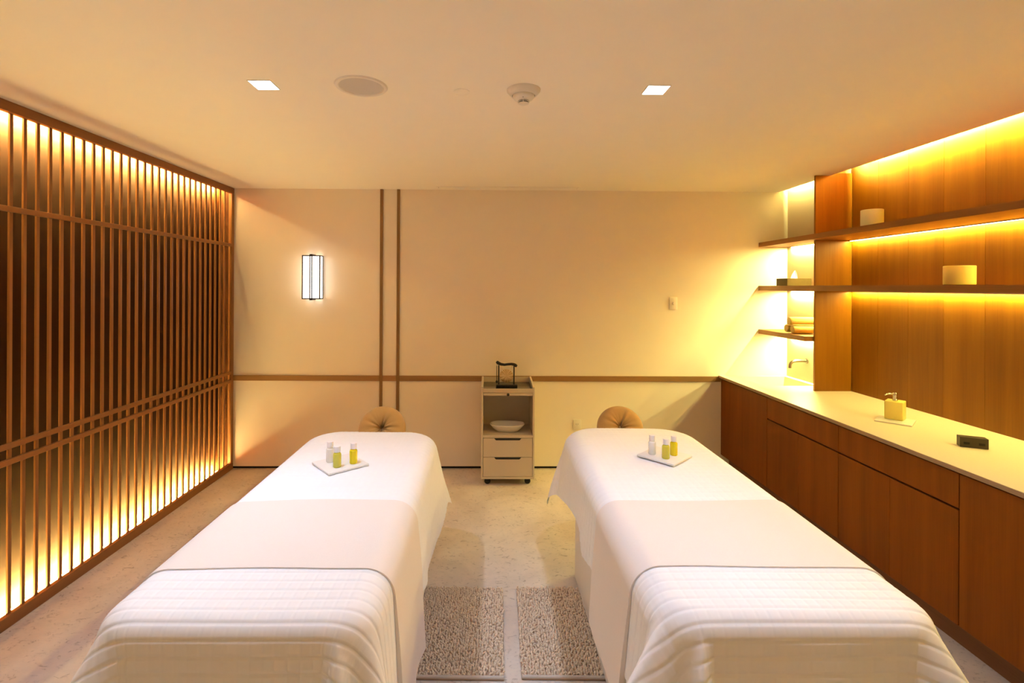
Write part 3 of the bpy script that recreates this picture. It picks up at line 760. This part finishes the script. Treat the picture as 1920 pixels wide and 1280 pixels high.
# ------------------------------------------------------------------ tap, shelf objects, worktop objects
tp = thing('basin_tap', (XN, 4.26, 1.052), 'dark metal wall tap with bent spout over the basin', 'tap')
tube('spout', [(0, 0, 0), (-0.05, 0, 0.001), (-0.10, 0, 0.0), (-0.125, 0, -0.005), (-0.142, 0, -0.018), (-0.150, 0, -0.036), (-0.151, 0, -0.062)], [0.012, 0.012, 0.012, 0.012, 0.0122, 0.0125, 0.0125], M['tap'], tp, n=20)
lathe('wall_flange', [(0.022, 0.0), (0.022, -0.008), (0.013, -0.011)], M['tap'], tp, n=24, axis='X', caps=False)
# candle holders
c1 = thing('candle_holder', (2.665, 3.385, 2.1105), 'cream round candle holder on the highest shelf', 'candle')
lathe('cup', [(0.0, 0.0), (0.062, 0.0), (0.066, 0.004), (0.066, 0.122), (0.064, 0.124), (0.060, 0.122), (0.060, 0.095), (0.0, 0.094)], M['wax'], c1, n=40)
c2 = thing('candle_holder', (2.665, 2.748, 1.7095), 'bright yellow round candle holder on the middle shelf', 'candle')
lathe('cup', [(0.0, 0.0), (0.066, 0.0), (0.070, 0.004), (0.070, 0.106), (0.068, 0.108), (0.064, 0.106), (0.064, 0.085), (0.0, 0.084)], M['onyx'], c2, n=40)
# tissue box
tx = thing('tissue_box', (2.655, 4.24, 1.7095), 'dark olive tissue box on the middle shelf in the niche', 'tissue box', rz=math.radians(12))
bm = bmesh.new()
for d in ((-0.125, 0.125, -0.06, -0.012, 0, 0.062), (-0.125, 0.125, 0.012, 0.06, 0, 0.062), (-0.125, -0.06, -0.012, 0.012, 0, 0.062), (0.06, 0.125, -0.012, 0.012, 0, 0.062)): bm_box(bm, *d)
bmesh.ops.remove_doubles(bm, verts=bm.verts[:], dist=1e-5)
finish(bm, 'box_shell', M['olive'], tx)
u = np.linspace(0, 1, 14); v = np.linspace(0, 1, 16)
Ug, Vg = np.meshgrid(u, v)
wd_ = 0.034 * (1 - Vg ** 1.6) + 0.003
Xt = (Ug - 0.5) * 2 * wd_ + 0.012 * Vg; Yt = 0.006 * np.sin(9 * Ug + 2 * Vg) * (1 - 0.5 * Vg) + 0.004 * Vg; Zt = 0.045 + 0.085 * Vg
ts = mesh_obj('tissue', grid_mesh('tissue', np.stack([Xt, Yt, Zt], -1)), M['tissue'], tx)
sol = ts.modifiers.new('thickness', 'SOLIDIFY'); sol.thickness = 0.001
# rolled towels
def roll_mesh(R=0.039, length=0.20, turns=3.2):
    n = 120
    th = np.linspace(0, 2 * PI * turns, n); r = 0.005 + (R - 0.005) * th / th[-1]
    pitch = (R - 0.005) / turns
    outer = np.stack([r * np.cos(th), r * np.sin(th)], -1); ri = np.maximum(r - pitch * 0.93, 0.0008)
    innr = np.stack([ri * np.cos(th), ri * np.sin(th)], -1)
    loop = np.concatenate([outer, innr[::-1]])
    rows = []
    for x, s in ((-length / 2, 0.90), (-length / 2 + 0.004, 0.97), (-length / 2 + 0.012, 1.0), (0, 1.0), (length / 2 - 0.012, 1.0), (length / 2 - 0.004, 0.97), (length / 2, 0.90)):
        rows.append(np.concatenate([np.full((len(loop), 1), x), loop * s], 1))
    P = np.array(rows)
    me = grid_mesh('towel_roll', P, close_u=True)
    bm = bmesh.new(); bm.from_mesh(me); bm.verts.ensure_lookup_table()
    nl = len(loop)
    for base in (0, 6 * nl):
        for i in range(n - 1):
            try: bm.faces.new((bm.verts[base + i], bm.verts[base + i + 1], bm.verts[base + nl - 2 - i], bm.verts[base + nl - 1 - i]))
            except ValueError: pass
    bmesh.ops.recalc_face_normals(bm, faces=bm.faces[:]); bm.to_mesh(me); bm.free()
    return me
rme = roll_mesh(); rme.materials.append(M['towel'])
for (x, y, z, rx, lb) in ((2.643, 4.075, 1.3435, 0.6, 'rolled yellow towel, front one of the lower two'), (2.640, 4.157, 1.3435, 2.0, 'rolled yellow towel, rear one of the lower two'), (2.638, 4.116, 1.4115, 4.0, 'rolled yellow towel on top of the other two')):
    o_ = mesh_obj('rolled_towel', rme, None, None, (x, y, z)); o_.rotation_euler = (rx, 0, math.radians(-4)); tag(o_, lb, 'towel', 'rolled towels on the lowest shelf')
# soap dispenser on a tray
q = quad_tray('soap_tray', 2.500, 2.985, CT + 0.0002, 0.18, math.radians(-47 + 90), 'flat cream tray under the soap dispenser on the worktop', 'tray', 0.009)
ds = thing('soap_dispenser', (2.522, 3.012, CT + 0.0094), 'yellow square soap dispenser with steel pump on the worktop', 'soap dispenser', rz=math.radians(40))
box('body', (-0.046, 0.046, -0.046, 0.046, 0, 0.112), M['onyx'], ds, bev=0.005, seg=3)
lathe('pump_collar', [(0.0, 0.1122), (0.0145, 0.1122), (0.0145, 0.119), (0.011, 0.122), (0.011, 0.142), (0.0125, 0.143), (0.0125, 0.158), (0.010, 0.161), (0.0, 0.1615)], M['steel'], ds, n=24)
tube('spout', [(0.0, 0.0, 0.152), (-0.025, 0.02, 0.154), (-0.043, 0.035, 0.152), (-0.050, 0.041, 0.146)], [0.006, 0.005, 0.0045, 0.004], M['steel'], ds, n=12)
# dark box
db = thing('dark_box', (2.497, 2.500, CT + 0.0003), 'small dark box near the front of the worktop', 'box', rz=math.radians(-30 + 4))
box('case', (-0.056, 0.056, -0.022, 0.022, 0, 0.052), M['darkbox'], db, bev=0.0015)
for d in [(-0.042, -0.018, -0.0226, -0.0218, 0.016, 0.028), (0.018, 0.042, -0.0226, -0.0218, 0.016, 0.028)]: box('recess', d, M['gap'], db)
